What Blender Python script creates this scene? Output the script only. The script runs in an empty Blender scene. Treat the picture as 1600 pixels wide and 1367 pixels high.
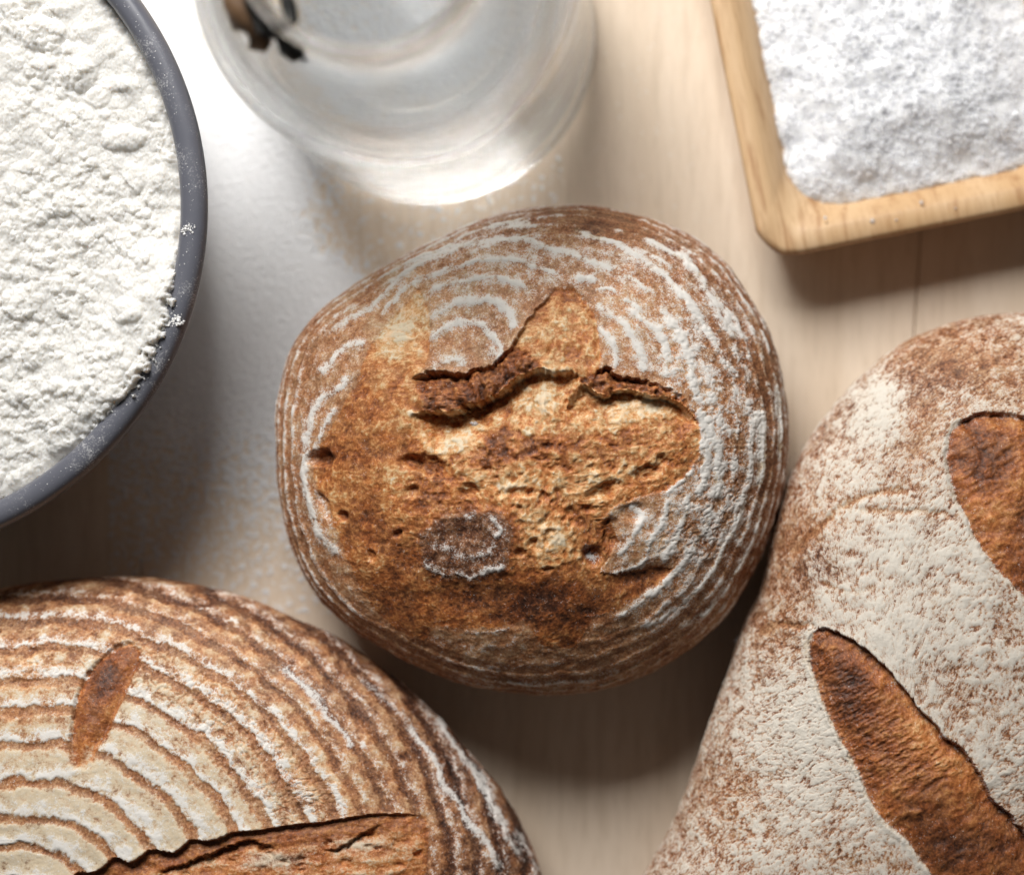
import bpy, math, random
import numpy as np
from mathutils import Vector

# ------------------------------------------------------------------ camera, light, exposure
S = 0.00025            # metres on the table top per photo pixel
HC = 0.80              # camera height above the table
PX, PY = 1100.0, 720.0 # photo pixel straight below the camera
sc = bpy.context.scene
COL = sc.collection
cam_d = bpy.data.cameras.new("camera")
cam = bpy.data.objects.new("camera", cam_d); COL.objects.link(cam)
cam.location = (0, 0, HC)
cam.rotation_euler = (0, 0, 0)
cam_d.sensor_width = 36.0
cam_d.lens = 36.0 * HC / (1600 * S)
cam_d.shift_x = (800 - PX) / 1600
cam_d.shift_y = (PY - 683.5) / 1600
cam_d.clip_start = 0.01; cam_d.clip_end = 50
cam_d.dof.use_dof = True
cam_d.dof.focus_distance = HC - 0.072
cam_d.dof.aperture_fstop = 2.8
sc.camera = cam

world = bpy.data.worlds.new("World"); sc.world = world; world.use_nodes = True
bg = world.node_tree.nodes["Background"]
bg.inputs[0].default_value = (0.93, 0.96, 1.0, 1); bg.inputs[1].default_value = 0.036

ld = bpy.data.lights.new("window_light", 'AREA')
ld.shape = 'RECTANGLE'; ld.size = 0.56; ld.size_y = 0.50; ld.energy = 21.0
ld.color = (1.0, 0.985, 0.965)
lo = bpy.data.objects.new("window_light", ld); COL.objects.link(lo)
tgt = Vector((-0.07, 0.02, 0.03))
el = math.radians(42)
lo.location = tgt + 1.15 * Vector((-0.25 * math.cos(el), 0.968 * math.cos(el), math.sin(el)))
lo.rotation_euler = (tgt - lo.location).to_track_quat('-Z', 'Y').to_euler()

sc.render.engine = 'CYCLES'
sc.cycles.use_denoising = True
sc.cycles.max_bounces = 24
sc.cycles.transmission_bounces = 20
sc.cycles.transparent_max_bounces = 40
sc.cycles.caustics_refractive = True
sc.cycles.caustics_reflective = True
sc.cycles.blur_glossy = 0.6
sc.cycles.sample_clamp_indirect = 0.0
vs = sc.view_settings
vs.view_transform = 'Standard'; vs.look = 'None'; vs.gamma = 1.0; vs.exposure = 0.0
vs.use_curve_mapping = False

# ------------------------------------------------------------------ helpers
rng = np.random.default_rng(7)
random.seed(7)
PERM = np.concatenate([rng.permutation(256)] * 3).astype(np.int32)
GRAD = rng.normal(size=(256, 3)).astype(np.float32)
GRAD /= np.linalg.norm(GRAD, axis=1, keepdims=True)

def w2(u, v, z=0.0):
    k = S * (HC - z) / HC
    return ((u - PX) * k, (PY - v) * k, z)

def perlin(P, freq, off=0.0):
    Q = P.astype(np.float32) * np.float32(freq) + np.float32(off)
    I = np.floor(Q).astype(np.int32); F = Q - I; I &= 255
    W = F * F * F * (F * (F * 6 - 15) + 10)
    out = np.zeros(P.shape[:-1], np.float32)
    for dx in (0, 1):
        A = PERM[I[..., 0] + dx]; wx = W[..., 0] if dx else 1 - W[..., 0]
        for dy in (0, 1):
            B = PERM[A + ((I[..., 1] + dy) & 255)]; wy = W[..., 1] if dy else 1 - W[..., 1]
            for dz in (0, 1):
                g = GRAD[PERM[B + ((I[..., 2] + dz) & 255)] & 255]
                wz = W[..., 2] if dz else 1 - W[..., 2]
                out += wx * wy * wz * (g[..., 0] * (F[..., 0] - dx) + g[..., 1] * (F[..., 1] - dy) + g[..., 2] * (F[..., 2] - dz))
    return out * 1.6

def fbm(P, freq, octs=3, off=0.0, gain=0.5):
    o = 0; a = 1; t = 0
    for i in range(octs):
        o = o + a * perlin(P, freq * 2 ** i, off + 17.3 * i); t += a; a *= gain
    return o / t

def worley2(U, V, cell, seed):
    r = np.random.default_rng(seed); T = r.random((64, 64, 3)).astype(np.float32)
    x = (U / cell).astype(np.float32); y = (V / cell).astype(np.float32)
    ix = np.floor(x).astype(int); iy = np.floor(y).astype(int)
    best = np.full(U.shape, 9.0, np.float32); rid = np.zeros(U.shape, np.float32)
    for dx in (-1, 0, 1):
        for dy in (-1, 0, 1):
            t = T[(ix + dx) & 63, (iy + dy) & 63]
            d = (ix + dx + t[..., 0] - x) ** 2 + (iy + dy + t[..., 1] - y) ** 2
            m = d < best
            best = np.where(m, d, best); rid = np.where(m, t[..., 2], rid)
    return np.sqrt(best), rid

def ss(a, b, x):
    t = np.clip((x - a) / (b - a), 0, 1); return t * t * (3 - 2 * t)

def polydist(U, V, pts, closed=False, margin=60):
    """distance, signed side (positive on the right hand in image = below a left-to-right line), along 0..1"""
    pts = np.array(pts, float)
    if closed: pts = np.vstack([pts, pts[:1]])
    D = np.full(U.shape, 1e3); SG = np.full(U.shape, -1.0); AL = np.zeros(U.shape)
    m = (U > pts[:, 0].min() - margin) & (U < pts[:, 0].max() + margin) & (V > pts[:, 1].min() - margin) & (V < pts[:, 1].max() + margin)
    if not m.any(): return D, SG, AL
    u = U[m]; v = V[m]; d = np.full(u.shape, 1e3); sg = np.full(u.shape, -1.0); al = np.zeros(u.shape)
    L = np.hypot(*np.diff(pts, axis=0).T); C = np.concatenate([[0], np.cumsum(L)]); T = C[-1]
    for i in range(len(pts) - 1):
        ax, ay = pts[i]; bx, by = pts[i + 1]
        ex, ey = bx - ax, by - ay; l2 = ex * ex + ey * ey + 1e-9
        t = np.clip(((u - ax) * ex + (v - ay) * ey) / l2, 0, 1)
        dd = np.hypot(u - ax - t * ex, v - ay - t * ey)
        c = dd < d
        d = np.where(c, dd, d)
        sg = np.where(c, np.sign(ex * (v - ay) - ey * (u - ax)), sg)
        al = np.where(c, (C[i] + t * L[i]) / T, al)
    D[m] = d; SG[m] = sg; AL[m] = al
    return D, SG, AL

def inside(U, V, pts):
    pts = np.array(pts, float); r = np.zeros(U.shape, bool)
    n = len(pts)
    for i in range(n):
        ax, ay = pts[i]; bx, by = pts[(i + 1) % n]
        if ay == by: continue
        c = ((ay > V) != (by > V)) & (U < (bx - ax) * (V - ay) / (by - ay) + ax)
        r ^= c
    return r

def sdpoly(U, V, pts):
    d, _, _ = polydist(U, V, pts, True, 80)
    return np.where(inside(U, V, pts), d, -d)

def blob(U, V, cu, cv, ru, rv, rot=0.0):
    c, s = math.cos(math.radians(rot)), math.sin(math.radians(rot))
    x = (U - cu) * c + (V - cv) * s; y = -(U - cu) * s + (V - cv) * c
    return np.exp(-((x / ru) ** 2 + (y / rv) ** 2))

def smooth_pts(pts, n=4):
    """Catmull-Rom through the points"""
    p = np.array(pts, float); p = np.vstack([2 * p[0] - p[1], p, 2 * p[-1] - p[-2]]); out = []
    for i in range(1, len(p) - 2):
        for k in range(n):
            t = k / n
            out.append(0.5 * (2 * p[i] + (p[i + 1] - p[i - 1]) * t + (2 * p[i - 1] - 5 * p[i] + 4 * p[i + 1] - p[i + 2]) * t * t + (3 * p[i] - p[i - 1] - 3 * p[i + 1] + p[i + 2]) * t ** 3))
    out.append(p[-2])
    return np.array(out)

def mesh_obj(name, verts, quads, mat, parent=None, attrs=None, smooth=True, tris=False):
    k = 3 if tris else 4
    verts = np.ascontiguousarray(verts, np.float32); quads = np.ascontiguousarray(quads, np.int32)
    me = bpy.data.meshes.new(name)
    me.vertices.add(len(verts)); me.vertices.foreach_set("co", verts.ravel())
    n = len(quads)
    me.loops.add(n * k); me.loops.foreach_set("vertex_index", quads.ravel())
    me.polygons.add(n); me.polygons.foreach_set("loop_start", np.arange(0, n * k, k, dtype=np.int32))
    me.polygons.foreach_set("use_smooth", np.full(n, smooth))
    for a, val in (attrs or {}).items():
        at = me.attributes.new(a, 'FLOAT', 'POINT'); at.data.foreach_set("value", np.ascontiguousarray(val, np.float32))
    me.update(calc_edges=True); me.validate()
    me.materials.append(mat)
    o = bpy.data.objects.new(name, me); COL.objects.link(o)
    if parent: o.parent = parent
    return o

def empty(name, loc=(0, 0, 0), label=None, cat=None, group=None, kind=None):
    o = bpy.data.objects.new(name, None); COL.objects.link(o); o.location = loc
    tag(o, label, cat, group, kind); return o

def tag(o, label=None, cat=None, group=None, kind=None):
    if label: o["label"] = label
    if cat: o["category"] = cat
    if group: o["group"] = group
    if kind: o["kind"] = kind
    return o

def grid_quads(n, m):
    i = np.arange(n * m).reshape(n, m)
    return np.stack([i[:-1, :-1], i[1:, :-1], i[1:, 1:], i[:-1, 1:]], -1).reshape(-1, 4)

def submesh(name, verts, quads, mat, parent, attrs, kind=None):
    used = np.unique(quads); mp = np.zeros(len(verts), np.int32); mp[used] = np.arange(len(used))
    o = mesh_obj(name, verts[used], mp[quads], mat, parent, {k: v[used] for k, v in attrs.items()})
    if kind: o["kind"] = kind
    return o

def lathe(name, prof, seg, mat, parent, smooth=True):
    prof = np.array(prof, float); th = np.linspace(0, 2 * np.pi, seg, endpoint=False)
    V = np.stack([np.outer(prof[:, 0], np.cos(th)), np.outer(prof[:, 0], np.sin(th)), np.repeat(prof[:, 1:2], seg, 1)], -1).reshape(-1, 3)
    n = len(prof); i = np.arange(n * seg).reshape(n, seg); j = np.roll(i, -1, 1)
    Q = np.stack([i[:-1], j[:-1], j[1:], i[1:]], -1).reshape(-1, 4)
    return mesh_obj(name, V, Q, mat, parent, smooth=smooth)

def bez(p0, p1, p2, n=8):
    t = np.linspace(0, 1, n)[:, None]; p0, p1, p2 = map(np.array, (p0, p1, p2))
    return ((1 - t) ** 2 * p0 + 2 * t * (1 - t) * p1 + t * t * p2).tolist()

# ------------------------------------------------------------------ materials
def new_mat(name):
    m = bpy.data.materials.new(name); m.use_nodes = True
    nt = m.node_tree; return m, nt, nt.nodes["Principled BSDF"]

def N(nt, t, **kw):
    n = nt.nodes.new(t)
    for k, v in kw.items(): setattr(n, k, v)
    return n

def ramp(nt, fac, stops, interp='LINEAR'):
    r = N(nt, 'ShaderNodeValToRGB'); r.color_ramp.interpolation = interp
    e = r.color_ramp.elements
    while len(e) < len(stops): e.new(0.5)
    for i, (p, c) in enumerate(stops): e[i].position = p; e[i].color = (*c, 1)
    nt.links.new(fac, r.inputs[0]); return r.outputs[0]

def noise(nt, vec, scale, detail=3, rough=0.55, dist=0.0):
    n = N(nt, 'ShaderNodeTexNoise'); n.inputs['Scale'].default_value = scale
    n.inputs['Detail'].default_value = detail; n.inputs['Roughness'].default_value = rough
    n.inputs['Distortion'].default_value = dist
    nt.links.new(vec, n.inputs['Vector']); return n.outputs[0]

def math_n(nt, op, a, b=None, c=None):
    n = N(nt, 'ShaderNodeMath', operation=op)
    for i, x in enumerate((a, b, c)):
        if x is None: continue
        if isinstance(x, (int, float)): n.inputs[i].default_value = x
        else: nt.links.new(x, n.inputs[i])
    return n.outputs[0]

def mixc(nt, fac, a, b):
    n = N(nt, 'ShaderNodeMix', data_type='RGBA')
    for s, x in ((0, fac), (6, a), (7, b)):
        if isinstance(x, (int, float)): n.inputs[s].default_value = x
        elif isinstance(x, tuple): n.inputs[s].default_value = (*x, 1)
        else: nt.links.new(x, n.inputs[s])
    return n.outputs[2]

def attr(nt, name):
    a = N(nt, 'ShaderNodeAttribute'); a.attribute_name = name; return a.outputs['Fac']

def maprange(nt, v, a, b, c=0.0, d=1.0):
    n = N(nt, 'ShaderNodeMapRange'); n.interpolation_type = 'SMOOTHSTEP'
    nt.links.new(v, n.inputs[0])
    for i, x in enumerate((a, b, c, d)): n.inputs[i + 1].default_value = x
    return n.outputs[0]

def crust_mat(name, stops, cream, flour, bump=0.35, gloss=0.55, amp=1.0, famp=1.0, f0=0.22, f1=0.94, fop=0.92):
    m, nt, b = new_mat(name)
    tc = N(nt, 'ShaderNodeTexCoord').outputs['Object']
    n0 = noise(nt, tc, 170, 3, 0.6); n1 = noise(nt, tc, 520, 4, 0.65); n2 = noise(nt, tc, 1150, 4, 0.7); n3 = noise(nt, tc, 1900, 2, 0.6)
    vo = N(nt, 'ShaderNodeTexVoronoi'); vo.inputs['Scale'].default_value = 700; nt.links.new(tc, vo.inputs['Vector'])
    def c0(x, k): return math_n(nt, 'MULTIPLY', math_n(nt, 'SUBTRACT', x, 0.5), k)
    tone = math_n(nt, 'ADD', attr(nt, 'tone'), c0(n2, 1.15 * amp))
    tone = math_n(nt, 'ADD', tone, math_n(nt, 'ADD', c0(n1, 0.65 * amp), c0(n0, 0.4 * amp)))
    c = ramp(nt, tone, stops)
    hue = mixc(nt, maprange(nt, n0, 0.35, 0.65), (1.10, 0.97, 0.86), (0.94, 1.02, 1.10))
    mul = N(nt, 'ShaderNodeMix', data_type='RGBA', blend_type='MULTIPLY'); mul.inputs[0].default_value = 0.8
    nt.links.new(c, mul.inputs[6]); nt.links.new(hue, mul.inputs[7]); c = mul.outputs[2]
    cr = math_n(nt, 'ADD', attr(nt, 'cream'), math_n(nt, 'ADD', c0(n2, 1.1), c0(n1, 0.7)))
    crv = mixc(nt, n1, cream, tuple(x * 0.74 for x in cream))
    c = mixc(nt, maprange(nt, cr, 0.2, 0.8), c, crv)
    fl = math_n(nt, 'ADD', attr(nt, 'flour'), math_n(nt, 'ADD', c0(n3, 1.8 * famp), c0(n1, 1.5 * famp)))
    fm = maprange(nt, fl, f0, f1)
    c = mixc(nt, math_n(nt, 'MULTIPLY', fm, fop), c, mixc(nt, n2, flour, tuple(x * 0.88 for x in flour)))
    nt.links.new(c, b.inputs['Base Color'])
    r = N(nt, 'ShaderNodeMix', data_type='FLOAT'); nt.links.new(fm, r.inputs[0]); r.inputs[2].default_value = gloss; r.inputs[3].default_value = 0.95
    nt.links.new(r.outputs[0], b.inputs['Roughness']); b.inputs['Specular IOR Level'].default_value = 0.28
    h = math_n(nt, 'ADD', math_n(nt, 'MULTIPLY', n1, 0.5), math_n(nt, 'MULTIPLY', n2, 0.5))
    h = math_n(nt, 'ADD', h, math_n(nt, 'MULTIPLY', fm, 0.10))
    bp = N(nt, 'ShaderNodeBump'); bp.inputs['Strength'].default_value = bump; bp.inputs['Distance'].default_value = 0.0009
    nt.links.new(h, bp.inputs['Height']); nt.links.new(bp.outputs[0], b.inputs['Normal'])
    return m

STOPS = [(0.0, (0.022, 0.011, 0.008)), (0.22, (0.095, 0.034, 0.016)), (0.45, (0.27, 0.091, 0.030)), (0.65, (0.50, 0.198, 0.062)), (0.85, (0.70, 0.43, 0.20)), (1.0, (0.78, 0.62, 0.42))]
STOPS2 = [(0.0, (0.022, 0.012, 0.009)), (0.22, (0.095, 0.038, 0.020)), (0.45, (0.26, 0.115, 0.052)), (0.65, (0.46, 0.235, 0.112)), (0.85, (0.62, 0.40, 0.22)), (1.0, (0.74, 0.58, 0.41))]
M_crust = crust_mat("rye_crust", STOPS2, (0.73, 0.60, 0.42), (0.80, 0.77, 0.725), amp=0.8)
M_burst = crust_mat("torn_crust", STOPS, (0.64, 0.53, 0.39), (0.80, 0.78, 0.75), bump=0.5, gloss=0.48, amp=0.62)
M_crust_r = crust_mat("floured_crust", STOPS2, (0.66, 0.54, 0.405), (0.735, 0.68, 0.595), bump=0.45, amp=0.9, famp=0.95, f0=0.08, f1=1.08, fop=0.9)

def white_mat(name, col, col2, scale, bump, dist):
    m, nt, b = new_mat(name)
    tc = N(nt, 'ShaderNodeTexCoord').outputs['Object']
    n1 = noise(nt, tc, scale, 5, 0.6)
    nt.links.new(mixc(nt, maprange(nt, n1, 0.35, 0.65), col, col2), b.inputs['Base Color'])
    b.inputs['Roughness'].default_value = 0.95; b.inputs['Specular IOR Level'].default_value = 0.1
    bp = N(nt, 'ShaderNodeBump'); bp.inputs['Strength'].default_value = bump; bp.inputs['Distance'].default_value = dist
    nt.links.new(n1, bp.inputs['Height']); nt.links.new(bp.outputs[0], b.inputs['Normal'])
    return m, nt, b
M_flour = white_mat("wheat_flour", (0.69, 0.67, 0.63), (0.74, 0.725, 0.69), 900, 0.25, 0.0006)[0]
_fb = M_flour.node_tree.nodes["Principled BSDF"]; _fb.inputs["Subsurface Weight"].default_value = 1.0; _fb.inputs["Subsurface Radius"].default_value = (0.004, 0.0037, 0.0033); _fb.inputs["Subsurface Scale"].default_value = 1.0
M_dust = white_mat("flour_dusting", (0.74, 0.74, 0.745), (0.80, 0.80, 0.805), 1500, 0.25, 0.0004)[0]
M_speck = white_mat("flour_grains", (0.80, 0.79, 0.77), (0.84, 0.83, 0.82), 900, 0.1, 0.0003)[0]
M_salt, _nt, _b = white_mat("sea_salt", (0.955, 0.96, 0.975), (0.97, 0.975, 0.985), 1200, 0.1, 0.0004)
_b.inputs['Roughness'].default_value = 0.35; _b.inputs['Specular IOR Level'].default_value = 0.3; _b.inputs['Subsurface Weight'].default_value = 1.0; _b.inputs['Subsurface Radius'].default_value = (0.006, 0.006, 0.0063); _b.inputs['Subsurface Scale'].default_value = 1.0

M_flake, _nt, _b = new_mat("salt_flake")
_b.inputs['Base Color'].default_value = (0.93, 0.935, 0.95, 1); _b.inputs['Roughness'].default_value = 0.25; _b.inputs['Specular IOR Level'].default_value = 0.5
_t = N(_nt, 'ShaderNodeBsdfTransparent'); _tl = N(_nt, 'ShaderNodeBsdfTranslucent'); _tl.inputs[0].default_value = (0.93, 0.935, 0.95, 1)
_m1 = N(_nt, 'ShaderNodeMixShader'); _m1.inputs[0].default_value = 0.45; _nt.links.new(_b.outputs[0], _m1.inputs[1]); _nt.links.new(_tl.outputs[0], _m1.inputs[2])
_m2 = N(_nt, 'ShaderNodeMixShader'); _m2.inputs[0].default_value = 0.35; _nt.links.new(_m1.outputs[0], _m2.inputs[1]); _nt.links.new(_t.outputs[0], _m2.inputs[2])
_nt.links.new(_m2.outputs[0], _nt.nodes['Material Output'].inputs['Surface'])

def wood_mat(name, c1, c2, c3, axis_scale, fine=1.0, rough=0.6, g=1.0):
    m, nt, b = new_mat(name)
    tc = N(nt, 'ShaderNodeTexCoord').outputs['Object']
    mp = N(nt, 'ShaderNodeMapping'); mp.inputs['Scale'].default_value = axis_scale; nt.links.new(tc, mp.inputs[0])
    n1 = noise(nt, mp.outputs[0], 9 * fine, 4, 0.55, 0.6); n2 = noise(nt, mp.outputs[0], 60 * fine, 4, 0.6, 0.3); n3 = noise(nt, mp.outputs[0], 260 * fine, 2, 0.5)
    c = mixc(nt, maprange(nt, n1, 0.3, 0.7), c1, c2)
    c = mixc(nt, math_n(nt, 'MULTIPLY', maprange(nt, n2, 0.46, 0.70), 0.6 * g), c, c3)
    c = mixc(nt, math_n(nt, 'MULTIPLY', maprange(nt, n3, 0.5, 0.75), 0.30), c, c3)
    nt.links.new(c, b.inputs['Base Color']); b.inputs['Roughness'].default_value = rough
    b.inputs['Specular IOR Level'].default_value = 0.3
    bp = N(nt, 'ShaderNodeBump'); bp.inputs['Strength'].default_value = 0.25; bp.inputs['Distance'].default_value = 0.0006
    nt.links.new(n3, bp.inputs['Height']); nt.links.new(bp.outputs[0], b.inputs['Normal'])
    return m
M_table = wood_mat("pale_table_wood", (0.77, 0.645, 0.51), (0.70, 0.57, 0.435), (0.52, 0.40, 0.28), (1.0, 0.09, 1.0), 4.0, g=0.6)
M_dish = wood_mat("olive_wood", (0.68, 0.48, 0.29), (0.57, 0.365, 0.19), (0.36, 0.18, 0.075), (1.0, 0.10, 0.5), 3.4, 0.45, g=1.35)

M_rim, nt, b = new_mat("grey_enamel")
tc = N(nt, 'ShaderNodeTexCoord').outputs['Object']
_n1 = noise(nt, tc, 55, 5, 0.7); _n2 = noise(nt, tc, 1600, 2, 0.6)
_sm = maprange(nt, math_n(nt, 'ADD', _n1, math_n(nt, 'MULTIPLY', math_n(nt, 'SUBTRACT', _n2, 0.5), 0.7)), 0.55, 0.80)
nt.links.new(mixc(nt, math_n(nt, 'MULTIPLY', _sm, 0.55), (0.115, 0.118, 0.14), (0.66, 0.65, 0.64)), b.inputs['Base Color'])
nt.links.new(math_n(nt, 'MULTIPLY_ADD', _n1, 0.5, 0.12), b.inputs['Roughness'])
M_enamel, nt, b = new_mat("white_enamel")
b.inputs['Base Color'].default_value = (0.74, 0.73, 0.72, 1); b.inputs['Roughness'].default_value = 0.25
def clear_mat(name, ior, through):
    m, nt, b = new_mat(name)
    b.inputs['Base Color'].default_value = (1, 1, 1, 1); b.inputs['Roughness'].default_value = 0.0
    b.inputs['IOR'].default_value = ior; b.inputs['Transmission Weight'].default_value = 1.0
    tr = N(nt, 'ShaderNodeBsdfTransparent'); tr.inputs[0].default_value = (0.985, 0.99, 0.99, 1)
    mx = N(nt, 'ShaderNodeMixShader'); mx.inputs[0].default_value = through
    nt.links.new(b.outputs[0], mx.inputs[1]); nt.links.new(tr.outputs[0], mx.inputs[2])
    nt.links.new(mx.outputs[0], nt.nodes['Material Output'].inputs['Surface'])
    return m
M_glass = clear_mat("clear_glass", 1.5, 0.42)
M_water = clear_mat("clear_water", 1.33, 0.62)
M_iron, nt, b = new_mat("dark_iron")
b.inputs['Base Color'].default_value = (0.035, 0.035, 0.034, 1); b.inputs['Roughness'].default_value = 0.4; b.inputs['Metallic'].default_value = 0.7
M_brown, nt, b = new_mat("brown_wood_tab")
tc = N(nt, 'ShaderNodeTexCoord').outputs['Object']
nt.links.new(mixc(nt, noise(nt, tc, 300, 3), (0.20, 0.11, 0.05), (0.08, 0.045, 0.025)), b.inputs['Base Color']); b.inputs['Roughness'].default_value = 0.6

# ------------------------------------------------------------------ the table top: three wide boards
table = empty("table", (0, 0, 0), "pale beige wooden table top with fine grain running up the picture", "table", kind="structure")
def board(u0, u1, slope=-0.012):
    # a bevelled plank whose long edges run up the picture, leaning a little
    y0, y1, t, bv = -0.62, 0.62, 0.03, 0.0006
    def xe(u, y): return (u - PX) * S - slope * 0 + y * 0.06
    x0, x1 = (u0 - PX) * S + 0.00015, (u1 - PX) * S - 0.00015
    prof = [(x0, -t), (x0, -bv), (x0 + bv, 0), (x1 - bv, 0), (x1, -bv), (x1, -t)]
    V = [(x + y * 0.06 - 0.005, y, z) for y in (y0, y1) for x, z in prof]
    Q = [(i, i + 1, i + 7, i + 6) for i in range(5)] + [(5, 0, 6, 11)]
    return mesh_obj("plank", np.array(V), np.array(Q)[:, ::-1], M_table, table, smooth=False)
for u0, u1 in ((-1600, -740), (-740, 250), (250, 1437), (1437, 2500), (2500, 3400)):
    board(u0, u1)

# ------------------------------------------------------------------ flour dusted on the table
gu = np.arange(170, 880, 1.9); gv = np.arange(-60, 960, 1.9)
U, V = np.meshgrid(gu, gv, indexing='ij')
P = np.stack([U, V, np.zeros_like(U)], -1)
big = fbm(P, 1 / 90, 3, 3.1); mid = fbm(P * np.array([0.55, 1, 1]), 1 / 14, 3, 9.0); fine = fbm(P, 1 / 4, 2, 1.7)
edge = np.interp(V, [-60, 60, 180, 240, 280, 340, 390, 440, 520, 700, 960], [330, 345, 470, 530, 512, 500, 525, 600, 640, 640, 640])
body = ss(0, 1, (edge + 14 * big - U) / 120 + 0.42)
fade = ss(1040, 500, V + 70 * big + (420 - U) * 0.12)
dens = body * fade
dens = np.maximum(dens, .78 * ss(1.1, .75, np.hypot((U - 665) / 215, (V - 40) / 215) + .15 * big))  # extra disc of flour added under the carafe to brighten its inside
clump = fbm(P, 1 / 10, 2, 23.)
h = (dens - 0.50) * 0.9 + (1.15 - .72 * dens) * clump + 0.14 * big + (0.42 - 0.34 * dens) * mid + (1.25 - 0.75 * dens) * fine + .3 * np.clip(fbm(P, 1 / 2.2, 1, 77.), 0, 1)
hz = np.where(h > 0, np.tanh(h * 2.2) * .55, np.clip(h, -.6, 0)) * 0.0010 + .00012 * (h > .05) * fine
k = np.array(w2(0, 0)[:2])
VX = np.stack([(U - PX) * S, (PY - V) * S, hz], -1).reshape(-1, 3)
Q = grid_quads(len(gu), len(gv)); Q = Q[:, ::-1]
Q = Q[VX[Q, 2].max(1) > -0.0001]
o = submesh("spilled_flour", VX, Q, M_dust, None, {})
tag(o, "thin white flour dusted over the table between bowl and loaf, with more added under the carafe to brighten it", "flour", kind="stuff")

rg = np.random.default_rng(19); pts = []; sz = []
while len(pts) < 7000:
    u, v = rg.uniform(250, 620), rg.uniform(60, 930)
    e_ = np.interp(v, [60, 180, 240, 280, 340, 390, 440, 930], [350, 480, 540, 520, 510, 540, 620, 640])
    pr = np.exp(-max(u - e_, 0) / 26) * np.exp(-max(v - 640, 0) / 120) * (.25 + .75 * (abs(u - e_) < 60 or v > 560))
    if rg.random() < pr: pts.append(((u - PX) * S, (PY - v) * S, 0.0001)); sz.append(rg.choice([.00018, .00025, .00035, .0005]))
for q in range(260):
    u, v = (rg.normal(1010, 70), rg.normal(230, 130)) if q % 2 else (rg.uniform(380, 470), rg.uniform(720, 900))
    pts.append(((u - PX) * S, (PY - v) * S, 0.0001)); sz.append(rg.choice([.0002, .0003, .0004]))
SPILL = (o, pts, sz)

# ------------------------------------------------------------------ bowl of flour
RZ = 0.078
bx, by, _ = w2(-235, 322, RZ)
kz = S * (HC - RZ) / HC
R_out = 555 * kz; R_in = 513 * kz; RW = R_out - R_in
bowl = empty("mixing_bowl", (bx, by, 0), "large round mixing bowl with dark grey rim, filled with white flour", "bowl")
outer = [(0.0, 0.0), (0.060, 0.0)] + bez((0.078, 0.001), (0.112, 0.012), (R_out - 0.0078, 0.044), 14) + [(R_out - 0.0040, RZ - 0.012)]
inner = [(R_in + 0.0006, RZ - 0.006)] + bez((R_in - 0.001, RZ - 0.012), (R_in - 0.008, 0.012), (0.07, 0.006), 12) + [(0.0, 0.006)]
lathe("bowl_wall", [(a + 0.0, z) for a, z in outer] + [(R_in + 0.003, RZ - 0.011)] + inner, 220, M_enamel, bowl)
# rolled rim
rp = []
rc, rr = (R_out + R_in) / 2, RW / 2
for a in np.linspace(0, 2 * np.pi, 22):
    rp.append((rc + rr * np.sign(np.cos(a)) * abs(np.cos(a)) ** 0.8, RZ - 0.0042 + 0.0046 * np.sin(a)))
lathe("rim", rp, 260, M_rim, bowl)

# the heap of flour inside
n, m = 330, 520
gu = np.linspace(-40, 300, n); gv = np.linspace(-40, 845, m)
U, V = np.meshgrid(gu, gv, indexing='ij')
zf = RZ - 0.006
X = (U - PX) * S * (HC - zf) / HC; Y = (PY - V) * S * (HC - zf) / HC
P = np.stack([U, V, 0 * U], -1)
rad = np.hypot(X - bx, Y - by)
wu = U + 5 * fbm(P, 1 / 22, 2, 5.0); wv = V + 5 * fbm(P, 1 / 22, 2, 8.0)
d1, r1 = worley2(wu, wv, 38, 3); d2, r2 = worley2(wu + 5, wv, 17, 4); d3, r3 = worley2(wu, wv + 3, 8.5, 5); d4, r4 = worley2(wu + 2, wv + 3, 4.6, 6)
lump = np.clip(1 - d1 * 1.5, 0, 1) ** 0.6 * ss(0.45, 0.9, r1) * 3.2
lump2 = np.sqrt(np.clip(1 - d2 * d2 * 1.6, 0, 1)) * (0.25 + 1.2 * r2) * 1.0
lump2 = np.sqrt(np.clip(1 - (d2 / (.25 + .5 * r2)) ** 2, 0, 1)) * (0.3 + 1.2 * r2) * 1.7
lump3 = np.sqrt(np.clip(1 - (d3 / (.3 + .4 * r3)) ** 2, 0, 1)) * (0.3 + r3) * 1.0 + np.sqrt(np.clip(1 - (d4 / (.3 + .4 * r4)) ** 2, 0, 1)) * (0.3 + r4) * .5
rug = fbm(P, 1 / 60, 3, 2.0, 0.5) * 4.0
rough = ss(-0.25, 0.25, fbm(P, 1 / 120, 2, 4.4) + 0.12 * (V - 200) / 300)
hmm = rug + lump * .8 + lump2 * (0.35 + 0.65 * rough) + lump3 * (0.4 + 0.6 * rough) + fbm(P, 1 / 3.5, 2, 6.0) * 0.8
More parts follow.
